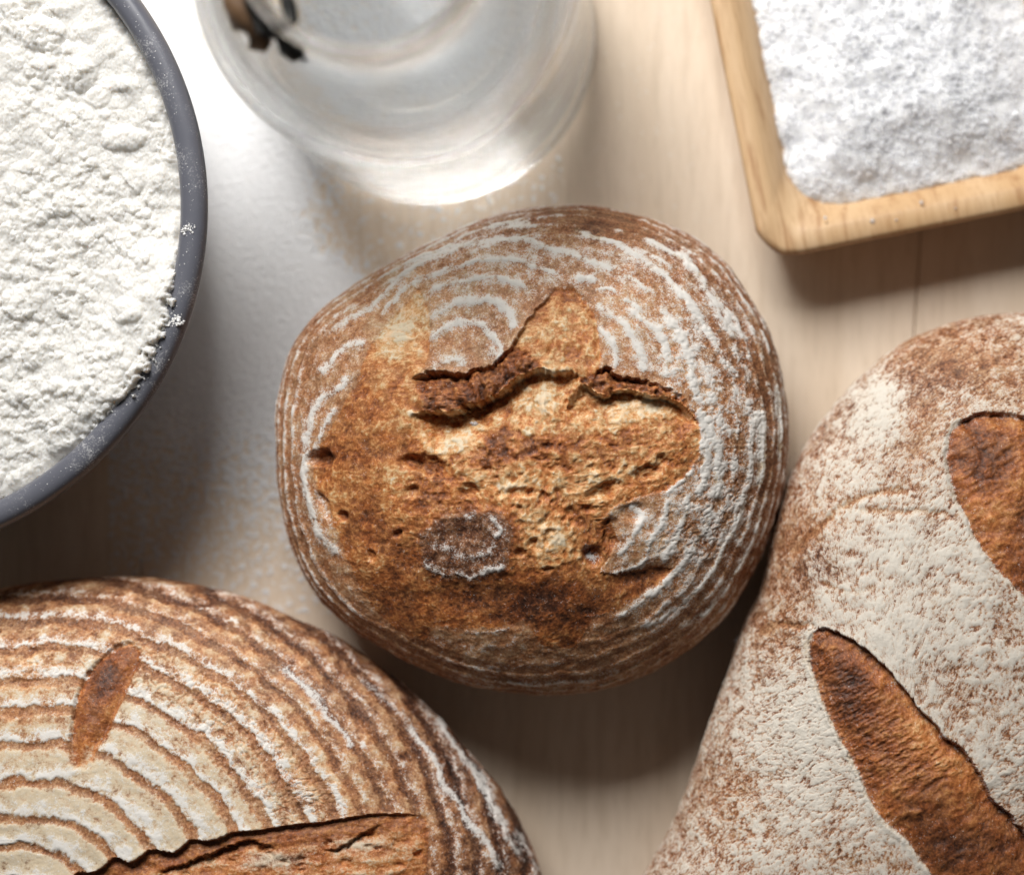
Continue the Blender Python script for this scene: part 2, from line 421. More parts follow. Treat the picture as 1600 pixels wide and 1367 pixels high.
# larger broken clods
for cu, cv, ru, rv, hh in ((190, 215, 36, 22, 4.5), (120, 115, 30, 26, 4), (150, 150, 22, 18, 3), (180, 130, 28, 14, 3), (205, 487, 28, 22, 4.5), (105, 480, 22, 18, 3.5), (90, 605, 18, 17, 3), (120, 612, 18, 16, 3), (95, 690, 26, 24, 5), (60, 50, 40, 28, 4), (30, 470, 30, 30, 3), (28, 620, 26, 20, 3), (205, 760 - 60, 1, 1, 0)):
    q = ((wu - cu) / ru) ** 2 + ((wv - cv) / rv) ** 2
    hmm += hh * np.sqrt(np.clip(1 - q, 0, 1)) * (1 + 0.25 * fbm(P, 1 / 9, 2, cu))
edge_r = R_in - 0.0005 + 0.0012 * fbm(P, 1 / 20, 2, 1.1)
ang = np.arctan2(Y - by, X - bx)
spill = ss(0.0, 0.3, -ang) * ss(-0.95, -0.55, ang)     # the stretch where flour creeps onto the rim
edge_r = edge_r + 0.0065 * spill * (0.7 + fbm(P, 1 / 12, 3, 3.3))
drop = np.clip((rad - (edge_r - 0.004)) / 0.004, 0, 3)
z = zf - 0.0035 + hmm * 0.00048 + 0.0015 * ss(0.08, 0.0, R_in - rad) - drop ** 2 * 0.0040 + 0.0105 * spill * ss(0.03, 0.0, R_in - rad)
VX = np.stack([X, Y, z], -1).reshape(-1, 3)
Q = grid_quads(n, m)[:, ::-1]
rq = rad.ravel()[Q].max(1); rq_in = rad.ravel()[Q].min(1)
keep = (rq < R_in + 0.0008) | ((rq < R_out - 0.0015) & (VX[Q, 2].min(1) > RZ - 0.0012) & (rq_in > R_in - .002))
o = submesh("flour", VX, Q[keep], M_flour, None, {})
tag(o, "loose lumpy white flour heaped inside the grey-rimmed bowl", "flour", kind="stuff")

def lumps(name, pts, sizes, mat, parent, seed=1):
    """small irregular grains joined into one mesh"""
    r = np.random.default_rng(seed)
    base = np.array([(1, 0, 0), (-1, 0, 0), (0, 1, 0), (0, -1, 0), (0, 0, 1), (0, 0, -1), (.6, .6, .6), (-.6, -.6, .6)][:6], float)
    F = np.array([(0, 2, 4), (2, 1, 4), (1, 3, 4), (3, 0, 4), (2, 0, 5), (1, 2, 5), (3, 1, 5), (0, 3, 5)])
    A = []; B = []
    for i, (p, s) in enumerate(zip(pts, sizes)):
        v = base * (0.6 + 0.8 * r.random((6, 1))) + r.normal(size=(6, 3)) * 0.15
        A.append(np.array(p) + v * s); B.append(F + 6 * i)
    return mesh_obj(name, np.vstack(A), np.vstack(B), mat, parent, tris=True)

go = lumps("flour_grains", SPILL[1], SPILL[2], M_speck, SPILL[0], 8); go["kind"] = "stuff"
pts = []; sz = []
for i in range(380):
    a = random.uniform(-1.15, 0.95); t = random.betavariate(1.3, 1.6)
    if random.random() < 0.55: a = random.choice([-1.0, -0.55, -0.38, -0.1, 0.05, 0.35, 0.6]) + random.gauss(0, 0.05)
    r = R_in + 0.0008 + t * (RW - 0.001)
    zz = RZ - 0.0042 + 0.0046 * math.sqrt(max(0, 1 - ((r - rc) / rr) ** 2)) - 0.0001
    pts.append((r * math.cos(a), r * math.sin(a), zz)); sz.append(random.choice([0.00010, 0.00014, 0.00018, 0.0003]))
for u, v, s in ((294, 357, 0.0013), (299, 356, 0.001), (288, 359, 0.0008), (279, 497, 0.001), (273, 500, 0.0013), (266, 505, 0.0013), (281, 506, 0.0012), (258, 511, 0.0013), (250, 515, 0.0015)):
    x, y, _ = w2(u, v, RZ)
    for q in range(14): pts.append((x - bx + random.gauss(0, s * .75), y - by + random.gauss(0, s * .6), RZ + random.uniform(0, .0005))); sz.append(s * random.uniform(.25, .5))
o = lumps("flour_specks", pts, sz, M_speck, bowl, 5); o["kind"] = "stuff"

# ------------------------------------------------------------------ glass carafe of water
jx, jy, _ = w2(673, 62)
jar = empty("glass_carafe", (jx, jy, 0), "clear round glass carafe of water with shoulders and narrower neck", "carafe")
ro = 0.0655
outp = [(0.0, 0.0035), (0.030, 0.0022), (0.052, 0.0004)] + bez((0.056, 0.0), (ro, 0.0), (ro, 0.009), 8) + [(ro, 0.03), (ro, 0.06), (ro, 0.10)] + bez((ro, 0.105), (ro, 0.128), (0.050, 0.136), 10) + bez((0.047, 0.1375), (0.0385, 0.141), (0.0385, 0.150), 6) + [(0.0385, 0.160)] + bez((0.0395, 0.163), (0.042, 0.166), (0.0395, 0.169), 6)
inp = bez((0.0385, 0.1692), (0.0355, 0.168), (0.0355, 0.163), 5) + [(0.0355, 0.150)] + bez((0.0355, 0.145), (0.036, 0.139), (0.046, 0.1345), 6) + bez((0.050, 0.1325), (ro - 0.003, 0.126), (ro - 0.003, 0.104), 10) + [(ro - 0.003, 0.06), (ro - 0.003, 0.03)] + bez((ro - 0.003, 0.018), (ro - 0.004, 0.008), (0.050, 0.0075), 8) + [(0.030, 0.009), (0.0, 0.0098)]
lathe("glass_body", outp + inp, 160, M_glass, jar)
# water
ri = ro - 0.0029
wz = 0.101
wp = [(0.0, 0.0097), (0.030, 0.0089), (0.050, 0.0074)] + bez((0.0503, 0.0074), (ri - 0.001, 0.0078), (ri, 0.018), 8)[1:] + [(ri, 0.05), (ri, wz + 0.001)] + bez((ri - 0.0004, wz + 0.0006), (ri - 0.0015, wz), (ri - 0.004, wz), 4) + [(0.03, wz), (0.0, wz)]
wo = lathe("water", wp, 160, M_water, None); wo.location = (jx, jy, 0)
tag(wo, "clear still water filling the glass carafe", "water")
# dark clasp at the neck
def tube(name, path, r, mat, parent, seg=10):
    path = [Vector(p) for p in path]; V = []; n = len(path)
    for i, p in enumerate(path):
        t = (path[min(i + 1, n - 1)] - path[max(i - 1, 0)]).normalized()
        a = t.orthogonal().normalized(); b_ = t.cross(a)
        rr_ = r * (0.55 if i in (0, n - 1) else 1)
        for k_ in range(seg):
            th = 2 * math.pi * k_ / seg; V.append(p + rr_ * (math.cos(th) * a + math.sin(th) * b_))
    Q = [(i * seg + k_, i * seg + (k_ + 1) % seg, (i + 1) * seg + (k_ + 1) % seg, (i + 1) * seg + k_) for i in range(n - 1) for k_ in range(seg)]
    return mesh_obj(name, np.array(V), np.array(Q), mat, parent)
def jl(u, v, z):
    x, y, _ = w2(u, v, z); return (x - jx, y - jy, z)
tube("clasp", [jl(385, -40, .150), jl(398, 5, .150), jl(418, 45, .149), jl(447, 70, .148), jl(468, 85, .147), jl(478, 96, .146)], 0.0036, M_iron, jar)
tube("clasp", [jl(440, -30, .152), jl(452, 12, .152), jl(455, 30, .151), jl(440, 50, .150), jl(415, 55, .149)], 0.0026, M_iron, jar)
tube("wooden_tab", [jl(352, -40, .146), jl(368, 0, .146), jl(382, 38, .145), jl(402, 62, .1445), jl(420, 72, .144)], 0.0044, M_brown, jar)

# ------------------------------------------------------------------ wooden dish of salt
TZ = 0.029
cx0, cy0, _ = w2(1192, 409, TZ)
ta = math.radians(11.4)
kt = S * (HC - TZ) / HC
TW, TD = 556 * kt, 700 * kt
dish = empty("wooden_dish", (cx0, cy0, 0), "square light wooden dish with rounded corners holding white salt", "dish")
dish.rotation_euler = (0, 0, ta)
def rrect(x0, y0, x1, y1, r, n=10):
    out = []
    for cx, cy, a0 in ((x1 - r, y1 - r, 0), (x0 + r, y1 - r, 90), (x0 + r, y0 + r, 180), (x1 - r, y0 + r, 270)):
        for k_ in range(n + 1):
            a = math.radians(a0 + 90 * k_ / n); out.append((cx + r * math.cos(a), cy + r * math.sin(a)))
    return np.array(out)
rimw = 62 * kt
rings = [(0.010, 0.0, 0.012), (0.006, 0.002, 0.012), (0.0012, 0.022, 0.0145), (0.0, TZ - 0.003, 0.0145), (0.0006, TZ - 0.0008, 0.0145), (0.002, TZ, 0.0145), (rimw - 0.0074, TZ, 0.0135), (rimw - 0.0062, TZ - 0.0007, 0.0142), (rimw - .003, TZ - 0.003, 0.0158), (rimw, TZ - 0.0062, 0.0175), (rimw + 0.003, 0.015, 0.018), (rimw + 0.006, 0.010, 0.016), (rimw + 0.014, 0.008, 0.02)]
V = []; 
for ins, z, r in rings:
    q = rrect(ins, ins, TW - ins, TD - ins, r + (0.0 if ins < 0.01 else 0.002))
    ph_ = np.linspace(0, 2 * np.pi, len(q), endpoint=False)
    q = q + np.column_stack([np.sin(5 * ph_ + .7) + .6 * np.sin(11 * ph_), np.cos(7 * ph_) + .5 * np.sin(13 * ph_ + 2)]) * .00028
    V.append(np.column_stack([q, z + .00025 * np.sin(6 * ph_ + ins * 90)]))
nn = len(V[0]); V = np.vstack(V); i = np.arange(len(rings) * nn).reshape(len(rings), nn); j = np.roll(i, -1, 1)
Q = np.stack([i[:-1], j[:-1], j[1:], i[1:]], -1).reshape(-1, 4)
o = mesh_obj("dish_body", V, Q, M_dish, dish)
bot = rrect(0.011, 0.011, TW - 0.011, TD - 0.011, 0.014)
inn = V[-nn:]
c = np.array([[TW / 2, TD / 2, 0.0078]])
VV = np.vstack([inn, c]); tri = np.array([(k_, (k_ + 1) % nn, nn) for k_ in range(nn)])
mesh_obj("dish_floor", VV, tri, M_dish, dish, tris=True)
# salt: a mound of coarse grains over a solid heap
xs = np.linspace(rimw - 0.001, TW - rimw + 0.001, 170); ys = np.linspace(rimw - 0.001, TD - rimw + 0.001, 220)
X, Y = np.meshgrid(xs, ys, indexing='ij'); P = np.stack([X, Y, 0 * X], -1) / S
ed = np.minimum(np.minimum(X - rimw, TW - rimw - X), np.minimum(Y - rimw, TD - rimw - Y))
cr_ = 0.020
dxc = np.minimum(X - rimw, TW - rimw - X); dyc = np.minimum(Y - rimw, TD - rimw - Y)
corner = (dxc < cr_) & (dyc < cr_)
ed = np.where(corner, cr_ - np.hypot(cr_ - dxc, cr_ - dyc), ed)
hs = TZ - 0.0085 + 0.0095 * ss(0.0, 0.035, ed) + 0.0022 * fbm(P, 1 / 60, 2, 5.7) + .0008 * fbm(P, 1 / 26, 2, 12.2) * ss(0, .008, ed) + 0.0006 * fbm(P, 1 / 14, 3, 4.1) * ss(-0.002, 0.006, ed) - 0.006 * ss(0.0005, -0.003, ed - .0012 + 0.0045 * fbm(P, 1 / 16, 3, 8.8)) - 0.02 * ss(-0.002, -0.006, ed)
salt = empty("salt", (cx0, cy0, 0), "heap of white coarse salt in the wooden dish", "salt", kind="stuff"); salt.rotation_euler = (0, 0, ta)
so = mesh_obj("salt_heap", np.stack([X, Y, hs], -1).reshape(-1, 3), grid_quads(170, 220)[:, ::-1], M_salt, salt); so["kind"] = "stuff"
r = np.random.default_rng(11)
cube = np.array([(x, y, z) for z in (-1, 1) for y in (-1, 1) for x in (-1, 1)], float)
CF = np.array([(0, 2, 3, 1), (4, 5, 7, 6), (0, 1, 5, 4), (2, 6, 7, 3), (0, 4, 6, 2), (1, 3, 7, 5)])
def rot(r):
    q = r.normal(size=4); q /= np.linalg.norm(q); w, x, y, z = q
    return np.array([[1 - 2 * (y * y + z * z), 2 * (x * y - z * w), 2 * (x * z + y * w)], [2 * (x * y + z * w), 1 - 2 * (x * x + z * z), 2 * (y * z - x * w)], [2 * (x * z - y * w), 2 * (y * z + x * w), 1 - 2 * (x * x + y * y)]])
A = []; B = []; cnt = 0
for q in range(8000):
    fx, fy = r.random(2)
    if r.random() < 0.6: fy *= 0.62
    ii, jj = int(fx * 169), int(fy * 219)
    if ed[ii, jj] < 0.0006 + 0.002 * r.random(): continue
    s = 0.00035 + 0.0006 * r.random() ** 2 + (0.0005 if r.random() < 0.05 else 0)
    v = cube * np.array([s, s * r.uniform(.5, 1), s * r.uniform(.2, .6)]) @ rot(r).T
    v[4:] *= r.uniform(0.6, 1.0)
    A.append(v + (X[ii, jj] + r.normal() * .0003, Y[ii, jj] + r.normal() * .0003, hs[ii, jj] + s * 0.15)); B.append(CF + 8 * cnt); cnt += 1
so = mesh_obj("salt_grains", np.vstack(A), np.vstack(B), M_flake, salt, smooth=False); so["kind"] = "stuff"
pts = [(0.028 + 0.012 * k_ + random.uniform(-.004, .004), 0.004 + random.uniform(0, .008), TZ + .0002) for k_ in range(5)]
o = lumps("stray_grains", pts, [0.0007, 0.0009, 0.0006, 0.0008, 0.0005], M_flake, salt, 9); o["kind"] = "stuff"

# ------------------------------------------------------------------ loaves
def loaf_grid(outline, cpx, z_eq, z_top, av, bv, e_r=1.0, e_z=0.85, top_shift=(0, 0)):
    c = np.array(w2(*cpx, z_eq)[:2])
    op = np.array([w2(u, v, z_eq)[:2] for u, v in outline]) - c
    th = np.arctan2(op[:, 1], op[:, 0]); rr_ = np.hypot(op[:, 0], op[:, 1])
    o_ = np.argsort(th); th = th[o_]; rr_ = rr_[o_]
    tt = np.linspace(-np.pi, np.pi, 721)
    R = np.interp(tt, np.concatenate([th - 2 * np.pi, th, th + 2 * np.pi]), np.tile(rr_, 3))
    ker = np.exp(-0.5 * (np.arange(-12, 13) / 4.0) ** 2); ker /= ker.sum()
    R = np.convolve(np.concatenate([R[-13:-1], R, R[1:13]]), ker, 'valid')
    a, b_ = np.meshgrid(av, bv, indexing='ij')
    big_a = np.abs(a) > np.abs(b_)
    rho = np.maximum(np.abs(a), np.abs(b_))
    with np.errstate(divide='ignore', invalid='ignore'):
        phi = np.where(big_a, np.pi / 4 * b_ / a, np.pi / 2 - np.pi / 4 * a / b_)
    phi = np.nan_to_num(phi)
    phi = np.where(big_a & (a < 0), phi + np.pi, phi); phi = np.where(~big_a & (b_ < 0), phi + np.pi, phi)
    phi = (phi + np.pi) % (2 * np.pi) - np.pi
    Rt = np.interp(phi, tt, R)
    t = rho / 0.82
    f = np.minimum(t, 1) * np.pi / 2
    rn = np.sin(f) ** e_r; zn = np.cos(f) ** e_z
    lo_ = np.clip((t - 1) / (1 / 0.82 - 1), 0, 1)
    rn = np.where(t > 1, 1 - 0.16 * lo_ ** 1.6, rn)
    z = np.where(t > 1, z_eq * (1 - lo_), z_eq + (z_top - z_eq) * zn)
    sh = zn * (t <= 1)
    X = c[0] + Rt * rn * np.cos(phi) + top_shift[0] * sh; Y = c[1] + Rt * rn * np.sin(phi) + top_shift[1] * sh
    return np.stack([X, Y, z], -1), c

def normals(P):
    du = np.gradient(P, axis=0); dv = np.gradient(P, axis=1)
    n_ = np.cross(du, dv); n_ /= np.linalg.norm(n_, axis=-1, keepdims=True) + 1e-12
    return n_

def pix(P):
    k_ = S * (HC - P[..., 2]) / HC
    return P[..., 0] / k_ + PX, PY - P[..., 1] / k_

def lines_field(U, V, lines):
    F = np.zeros(U.shape)
    for pts_, wd, st in lines:
        d, _, al = polydist(U, V, smooth_pts(pts_), False, wd * 4)
        tap = ss(0, 0.06, al) * ss(1, 0.94, al) * 0.7 + 0.3
        F = np.maximum(F, st * tap * np.exp(-(d / wd) ** 2))
    return F

def cliff(U, V, pts_, drop_mm, ramp_px, tap0=0.1, tap1=0.1, sharp=2.0, lip=0.0):
    """falls away sharply on the low side of a line and climbs back over ramp_px; the lip itself can curl up"""
    d, sg, al = polydist(U, V, pts_, False, ramp_px * 3 + 20)
    s = d * sg
    tp = ss(0, tap0, al) * ss(1, 1 - tap1, al)
    if not np.isscalar(drop_mm): drop_mm = np.interp(al, np.linspace(0, 1, len(drop_mm)), drop_mm)
    low = -drop_mm * ss(0, sharp, s) * np.exp(-np.clip(s - sharp, 0, None) / ramp_px)
    up = lip * np.exp(-np.clip(-s, 0, None) / 10.0) * (s <= 0)
    return (low + up) * tp * (d < 900)

# ---------- the centre loaf
out_c = [(900,325),(840,328),(760,345),(690,378),(620,410),(560,445),(500,490),(465,530),(448,580),(438,640),(436,700),(439,760),(450,820),(470,880),(500,930),(545,975),(600,1010),(660,1040),(720,1064),(800,1080),(870,1083),(950,1073),(1010,1052),(1070,1017),(1120,972),(1165,915),(1195,850),(1215,790),(1228,720),(1231,660),(1221,590),(1200,520),(1170,465),(1130,410),(1080,372),(1020,345),(960,330)]
n = 640
av = np.linspace(-1, 1, n)
P0, cc = loaf_grid(out_c, (835, 705), 0.034, 0.082, av, av, 1.0, 0.9)
NRM = normals(P0); U, V = pix(P0); G = P0 / S
w1 = fbm(G, 1 / 28, 2, 1.0); w2n = fbm(G, 1 / 28, 2, 5.0); w3 = fbm(G, 1 / 7, 2, 2.0); w4 = fbm(G, 1 / 7, 2, 7.0)
Uw = U + 5 * w1 + 2.6 * w3; Vw = V + 5 * w2n + 2.6 * w4
Uj = U + 2.2 * w1 + 2.6 * w3; Vj = V + 3.0 * w2n + 3.6 * w4 + 5.0 * fbm(G, 1 / 13, 2, 15.0)
wk = fbm(G, 1 / 26, 3, 81.); Uk = Uj + 3 * wk; Vk = Vj + 9 * wk
E1 = smooth_pts([(640,592),(650,588),(662,581),(685,578),(705,583),(720,584),(735,578),(745,574),(757,573),(770,568),(785,555),(800,540),(825,500),(850,470),(872,449)], 3)
E2 = smooth_pts([(640,648),(650,650),(665,643),(690,646),(710,640),(735,632),(760,618),(785,608),(805,592),(825,581),(850,577),(875,582),(895,580),(912,588)], 3)
E3 = smooth_pts([(905,596),(920,606),(945,620),(965,610),(1000,611),(1020,620),(1050,624),(1075,643),(1092,664)], 3)
E4 = smooth_pts([(925,584),(940,578),(952,576),(966,586),(1000,593),(1040,605),(1070,628),(1090,655)], 3)
burst_poly = [(655,452),(620,490),(592,520),(572,547),(558,592),(532,640),(503,690),(487,715),(488,745),(500,775),(520,815),(540,868),(556,910),(580,950),(620,985),(662,1004),(680,976),(720,984),(790,978),(815,972),(850,1010),(900,1015),(925,966),(978,946),(1037,906),(1052,888),(1010,888),(955,899),(936,893),(950,873),(967,846),(957,825),(946,802),(962,790),(1000,776),(1040,766),(1075,741),(1090,715),(1095,680),(1090,657),(1070,632),(1040,607),(1000,594),(966,587),(952,577),(937,576),(938,550),(932,502),(916,470),(892,450),(872,450),(850,470),(825,500),(800,540),(785,555),(770,568),(757,573),(745,575),(720,585),(705,584),(685,579),(662,581),(650,588),(660,576),(667,552),(671,520),(668,485)]
patch_poly = [(655,835),(690,806),(740,801),(785,802),(800,830),(796,868),(790,890),(740,906),(690,901),(660,885)]
b_sd = sdpoly(Uj, Vj, burst_poly); p_sd = sdpoly(Uj, Vj, patch_poly)
earL = sdpoly(Uk, Vk, [tuple(q) for q in E1[:30]] + [(800, 540), (835, 560), (850, 578)] + [tuple(q) for q in E2[:29][::-1]])
earR = sdpoly(Uj, Vj, [tuple(q) for q in E4] + [tuple(q) for q in E3[::-1]])
bw = 1.5 + 13 * np.clip(ss(640, 560, U) * ss(560, 640, V) + ss(900, 960, V) + .6 * ss(640, 590, U), 0, 1)
bw = bw + 7 * blob(U, V, 664, 515, 22, 60)
burst = ss(-bw, bw, b_sd + 4 * w3 * (bw > 3)); patch = ss(-15, 12, p_sd + 8 * w3)
tongue = sdpoly(Uj, Vj, [(872,450),(850,470),(825,500),(800,540),(790,570),(830,580),(850,577),(875,582),(905,584),(935,576),(938,550),(932,502),(916,470),(892,450)])
tg = ss(-2, 4, tongue)
lines = [
 ([(669,531),(688,517),(712,506),(738,504),(756,511),(771,526),(782,543),(780,560),(768,568)], 7, 1.0),
 ([(674,493),(694,481),(718,473),(747,468),(771,471),(788,481),(803,499),(796,515)], 8, 1.0),
 ([(665,464),(688,446),(718,439),(753,434),(782,436),(820,449),(826,455)], 5.5, .8),
 ([(672,575),(690,566),(715,560),(728,570)], 7, .7), ([(760,556),(775,550)], 12, .8),
 ([(595,493),(618,467),(636,449),(659,437),(680,430),(709,417),(738,409),(768,406),(800,405),(824,411),(856,423),(879,431)], 5, .85),
 ([(515,520),(541,502),(571,484),(594,467),(618,446),(641,417),(665,405),(688,395),(712,386),(741,380),(771,376),(800,373),(821,373),(841,382),(871,390),(900,398)], 5.5, .85),
 ([(762,353),(800,350),(832,350)], 9, .85), ([(650,378),(690,366),(740,350)], 3.5, .5),
 ([(571,537),(547,537),(530,549),(512,570),(500,584)], 8, .8),
 ([(553,587),(539,596),(518,611),(500,623),(489,643),(483,672),(477,714),(477,763),(487,801),(502,836),(519,854),(534,870)], 6.5, 1.0),
 ([(527,637),(515,649),(509,661),(497,687),(487,712)], 5, .9),
 ([(490,760),(499,781),(511,807),(524,828)], 3.5, .8),
 ([(829,376),(857,387),(883,396),(914,407),(940,416),(962,421)], 5, .8),
 ([(894,359),(914,364),(940,373),(963,384),(980,393),(1003,407),(1025,421),(1045,436),(1063,456),(1077,473),(1091,495),(1102,512),(1117,530)], 7, .95),
 ([(1010,378),(1048,393),(1071,404),(1088,430),(1105,453),(1120,473),(1134,493),(1150,530)], 8, .9),
 ([(900,436),(915,434),(931,437)], 7, .9), ([(934,453),(950,453),(962,458)], 6, .8), ([(974,470),(985,474),(1003,490)], 6, .7), ([(974,430),(998,442),(1015,455)], 5, .7),
 ([(931,478),(948,490),(968,501),(983,515),(994,535),(1003,555),(1005,584)], 8, 1.0),
 ([(935,508),(948,527),(958,544),(962,567),(955,575)], 9, 1.0),
 ([(980,484),(1003,498),(1020,515),(1037,535),(1043,561),(1037,592)], 8, .95),
 ([(1030,480),(1050,510),(1066,532),(1077,558),(1080,590),(1085,620)], 9, 1.0),
 ([(1095,690),(1104,713),(1101,749),(1092,772)], 9, 1.0), ([(1095,640),(1105,670),(1120,700),(1125,740),(1118,780)], 11, 1.0),
 ([(1080,735),(1060,755),(1040,770)], 6, .9),
 ([(984,792),(1001,798),(1004,813),(990,833),(978,854),(966,868)], 6, 1.0),
 ([(1045,780),(1040,800),(1034,813),(1022,836),(1013,857),(1007,874),(984,888),(955,897)], 5, .9),
 ([(1075,770),(1070,800),(1060,830),(1045,860),(1035,880)], 7, .75), ([(1110,790),(1105,820),(1090,850),(1070,880),(1040,910),(1000,940),(960,965)], 7, .75),
 ([(1165,778),(1151,822),(1136,848),(1121,877),(1107,901),(1080,930),(1040,960),(1000,985)], 6, .7), ([(1190,800),(1175,850),(1150,890),(1110,945),(1060,985)], 4, .5),
 ([(1185,640),(1190,700),(1185,760)], 10, .9), ([(1212,600),(1218,660),(1216,720)], 5, .8),
 ([(713,895),(736,901),(757,894),(788,883)], 6, .85), ([(660,874),(675,889),(698,896)], 5, .7),
 ([(675,854),(701,857),(719,869),(742,869),(765,860),(774,848)], 6, .5), ([(724,804),(742,807)], 6, .75), ([(766,804),(783,828),(772,842)], 5.5, .8),
 ([(682,974),(710,983),(745,988),(785,983),(800,975)], 3, .45), ([(670,992),(720,1010),(780,1010),(815,995)], 5, .3), ([(660,1020),(740,1040),(830,1042),(900,1030)], 4, .3), ([(700,1055),(800,1066),(900,1062),(980,1040)], 4, .3),
 ([(905,956),(925,964),(949,956),(978,945),(1007,930),(1035,907)], 2.5, .7)]
F = lines_field(Uw, Vw, [(a_, b_ * (.66 if a_[0][0] > 880 or a_[0][1] < 440 else .8), c_) for a_, b_, c_ in lines])
# proving-basket rings that run round the sides
av_, bv_ = np.meshgrid(av, av, indexing='ij'); tt_ = np.maximum(np.abs(av_), np.abs(bv_)) / .82
rph = tt_ * 15.5 + .35 * fbm(G, 1 / 60, 2, 71.) + .10 * w3
rfr = np.abs(rph - np.round(rph))
zone_r = ss(.60, .74, tt_) + .55 * ss(.46, .58, tt_) * ss(.74, .60, tt_) * ss(860, 960, U)
RG = ss(.26, .08, rfr) * zone_r
grain = fbm(G, 1 / 5, 3, 3.0, 0.7); mid = fbm(G, 1 / 18, 3, 6.0); bigm = fbm(G, 1 / 75, 3, 4.0)
smo = np.clip(ss(700, 610, U) + ss(860, 920, V), 0, 1)
veil = 0.95 * blob(U, V, 1140, 640, 85, 150) + 0.7 * blob(U, V, 1080, 830, 110, 90, -35) + 0.55 * blob(U, V, 1060, 540, 70, 70) + 0.35 * blob(U, V, 900, 420, 150, 60) + .30 * blob(U, V, 740, 430, 130, 70)
crack = 1 - ss(0.0, 0.14, np.abs(fbm(G, 1 / 13, 2, 12.0)))
flour = F * (1.0 + 0.6 * mid) + RG * (.55 + .8 * bigm + .6 * mid) * (1 - .65 * ss(930, 1010, V)) + veil * (0.62 + 0.9 * mid) - 0.35 * crack * ss(.3, .8, veil)  # ring flour thinned toward the lower edge, darkening it as shade would
flour = flour * (.66 + .6 * grain + .35 * mid) + .16 + .20 * mid + .12 * bigm + .25 * lines_field(Uw, Vw, [(l_[0], l_[1] * 2.6, l_[2] * .6) for l_ in lines])
rim_brown = blob(U, V, 1195, 590, 20, 60) + blob(U, V, 1150, 700, 14, 40) + 1.2 * blob(U, V, 930, 350, 70, 22) + blob(U, V, 1200, 730, 14, 60, 15)
flour = (flour - 0.5 * rim_brown) * (1 - burst * (1 - patch))
flour += 1.0 * blob(Uw, Vw, 925, 872, 9, 6) + .8 * blob(Uw, Vw, 918, 856, 6, 5)
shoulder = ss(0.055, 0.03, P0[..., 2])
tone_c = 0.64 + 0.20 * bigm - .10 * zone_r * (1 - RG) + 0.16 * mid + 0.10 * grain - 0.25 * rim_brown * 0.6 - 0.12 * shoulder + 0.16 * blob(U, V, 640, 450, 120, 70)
cream_c = 0.55 * ss(0.15, 0.5, F) + 0.25 * veil - 0.12 + 0.3 * mid + .35 * RG + .15 * bigm
# the torn inside
web = fbm(G * np.array([1, .8, 1]), 1 / 13, 3, 8.0, .5)
strand = 1 - ss(0, .16, np.abs(fbm(np.stack([Uw * .6, Vw, G[..., 2]], -1), 1 / 16, 3, 41.)))
strand2 = 1 - ss(0, .18, np.abs(fbm(np.stack([Uw, Vw * .7, G[..., 2]], -1), 1 / 9, 2, 47.)))
tone_b = 0.565 + 0.28 * bigm + 0.28 * web * (1 - .5 * smo) + 0.12 * grain + .16 * strand + .10 * strand2 + .2 * mid
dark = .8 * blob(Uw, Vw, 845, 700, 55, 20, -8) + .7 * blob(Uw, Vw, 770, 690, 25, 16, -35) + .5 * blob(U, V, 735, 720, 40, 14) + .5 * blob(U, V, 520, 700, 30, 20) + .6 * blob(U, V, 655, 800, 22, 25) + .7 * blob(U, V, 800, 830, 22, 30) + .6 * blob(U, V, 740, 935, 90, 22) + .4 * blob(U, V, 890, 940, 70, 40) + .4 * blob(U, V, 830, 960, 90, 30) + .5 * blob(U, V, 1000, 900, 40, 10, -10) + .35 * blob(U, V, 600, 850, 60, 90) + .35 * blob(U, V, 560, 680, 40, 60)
pale = .32 * blob(Uw, Vw, 850, 625, 60, 35) + .38 * blob(Uw, Vw, 1000, 640, 45, 22) + .26 * blob(Uw, Vw, 720, 680, 60, 22, -20) + .28 * blob(Uw, Vw, 820, 755, 70, 22) + .30 * blob(U, V, 620, 515, 55, 70, -30) + .18 * blob(U, V, 930, 660, 50, 25) + .25 * blob(Uw, Vw, 860, 840, 30, 30) + .12 * blob(U, V, 880, 520, 50, 60) + .15 * blob(Uw, Vw, 1000, 740, 60, 30)  # pale crumb spots, plus upper-left glare painted into the tone
tone_b = tone_b - .38 * dark + pale - 0.13 * ss(800, 960, V)  # lower part of the opening darkened, its shade painted into the tone
ear = np.maximum(ss(-2, 3, earL) * ss(638, 668, Uj + 10 * w1), ss(-2, 2, earR))
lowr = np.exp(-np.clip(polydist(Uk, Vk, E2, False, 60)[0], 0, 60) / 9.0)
earn = fbm(G, 1 / 6, 3, 51., .7)
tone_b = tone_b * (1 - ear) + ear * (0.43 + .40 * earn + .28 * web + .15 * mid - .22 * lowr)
cream_b = -0.10 + 0.85 * (pale - .34 * blob(U, V, 620, 515, 55, 70, -30)) + .35 * web - .22 + .25 * strand * (.4 + pale)
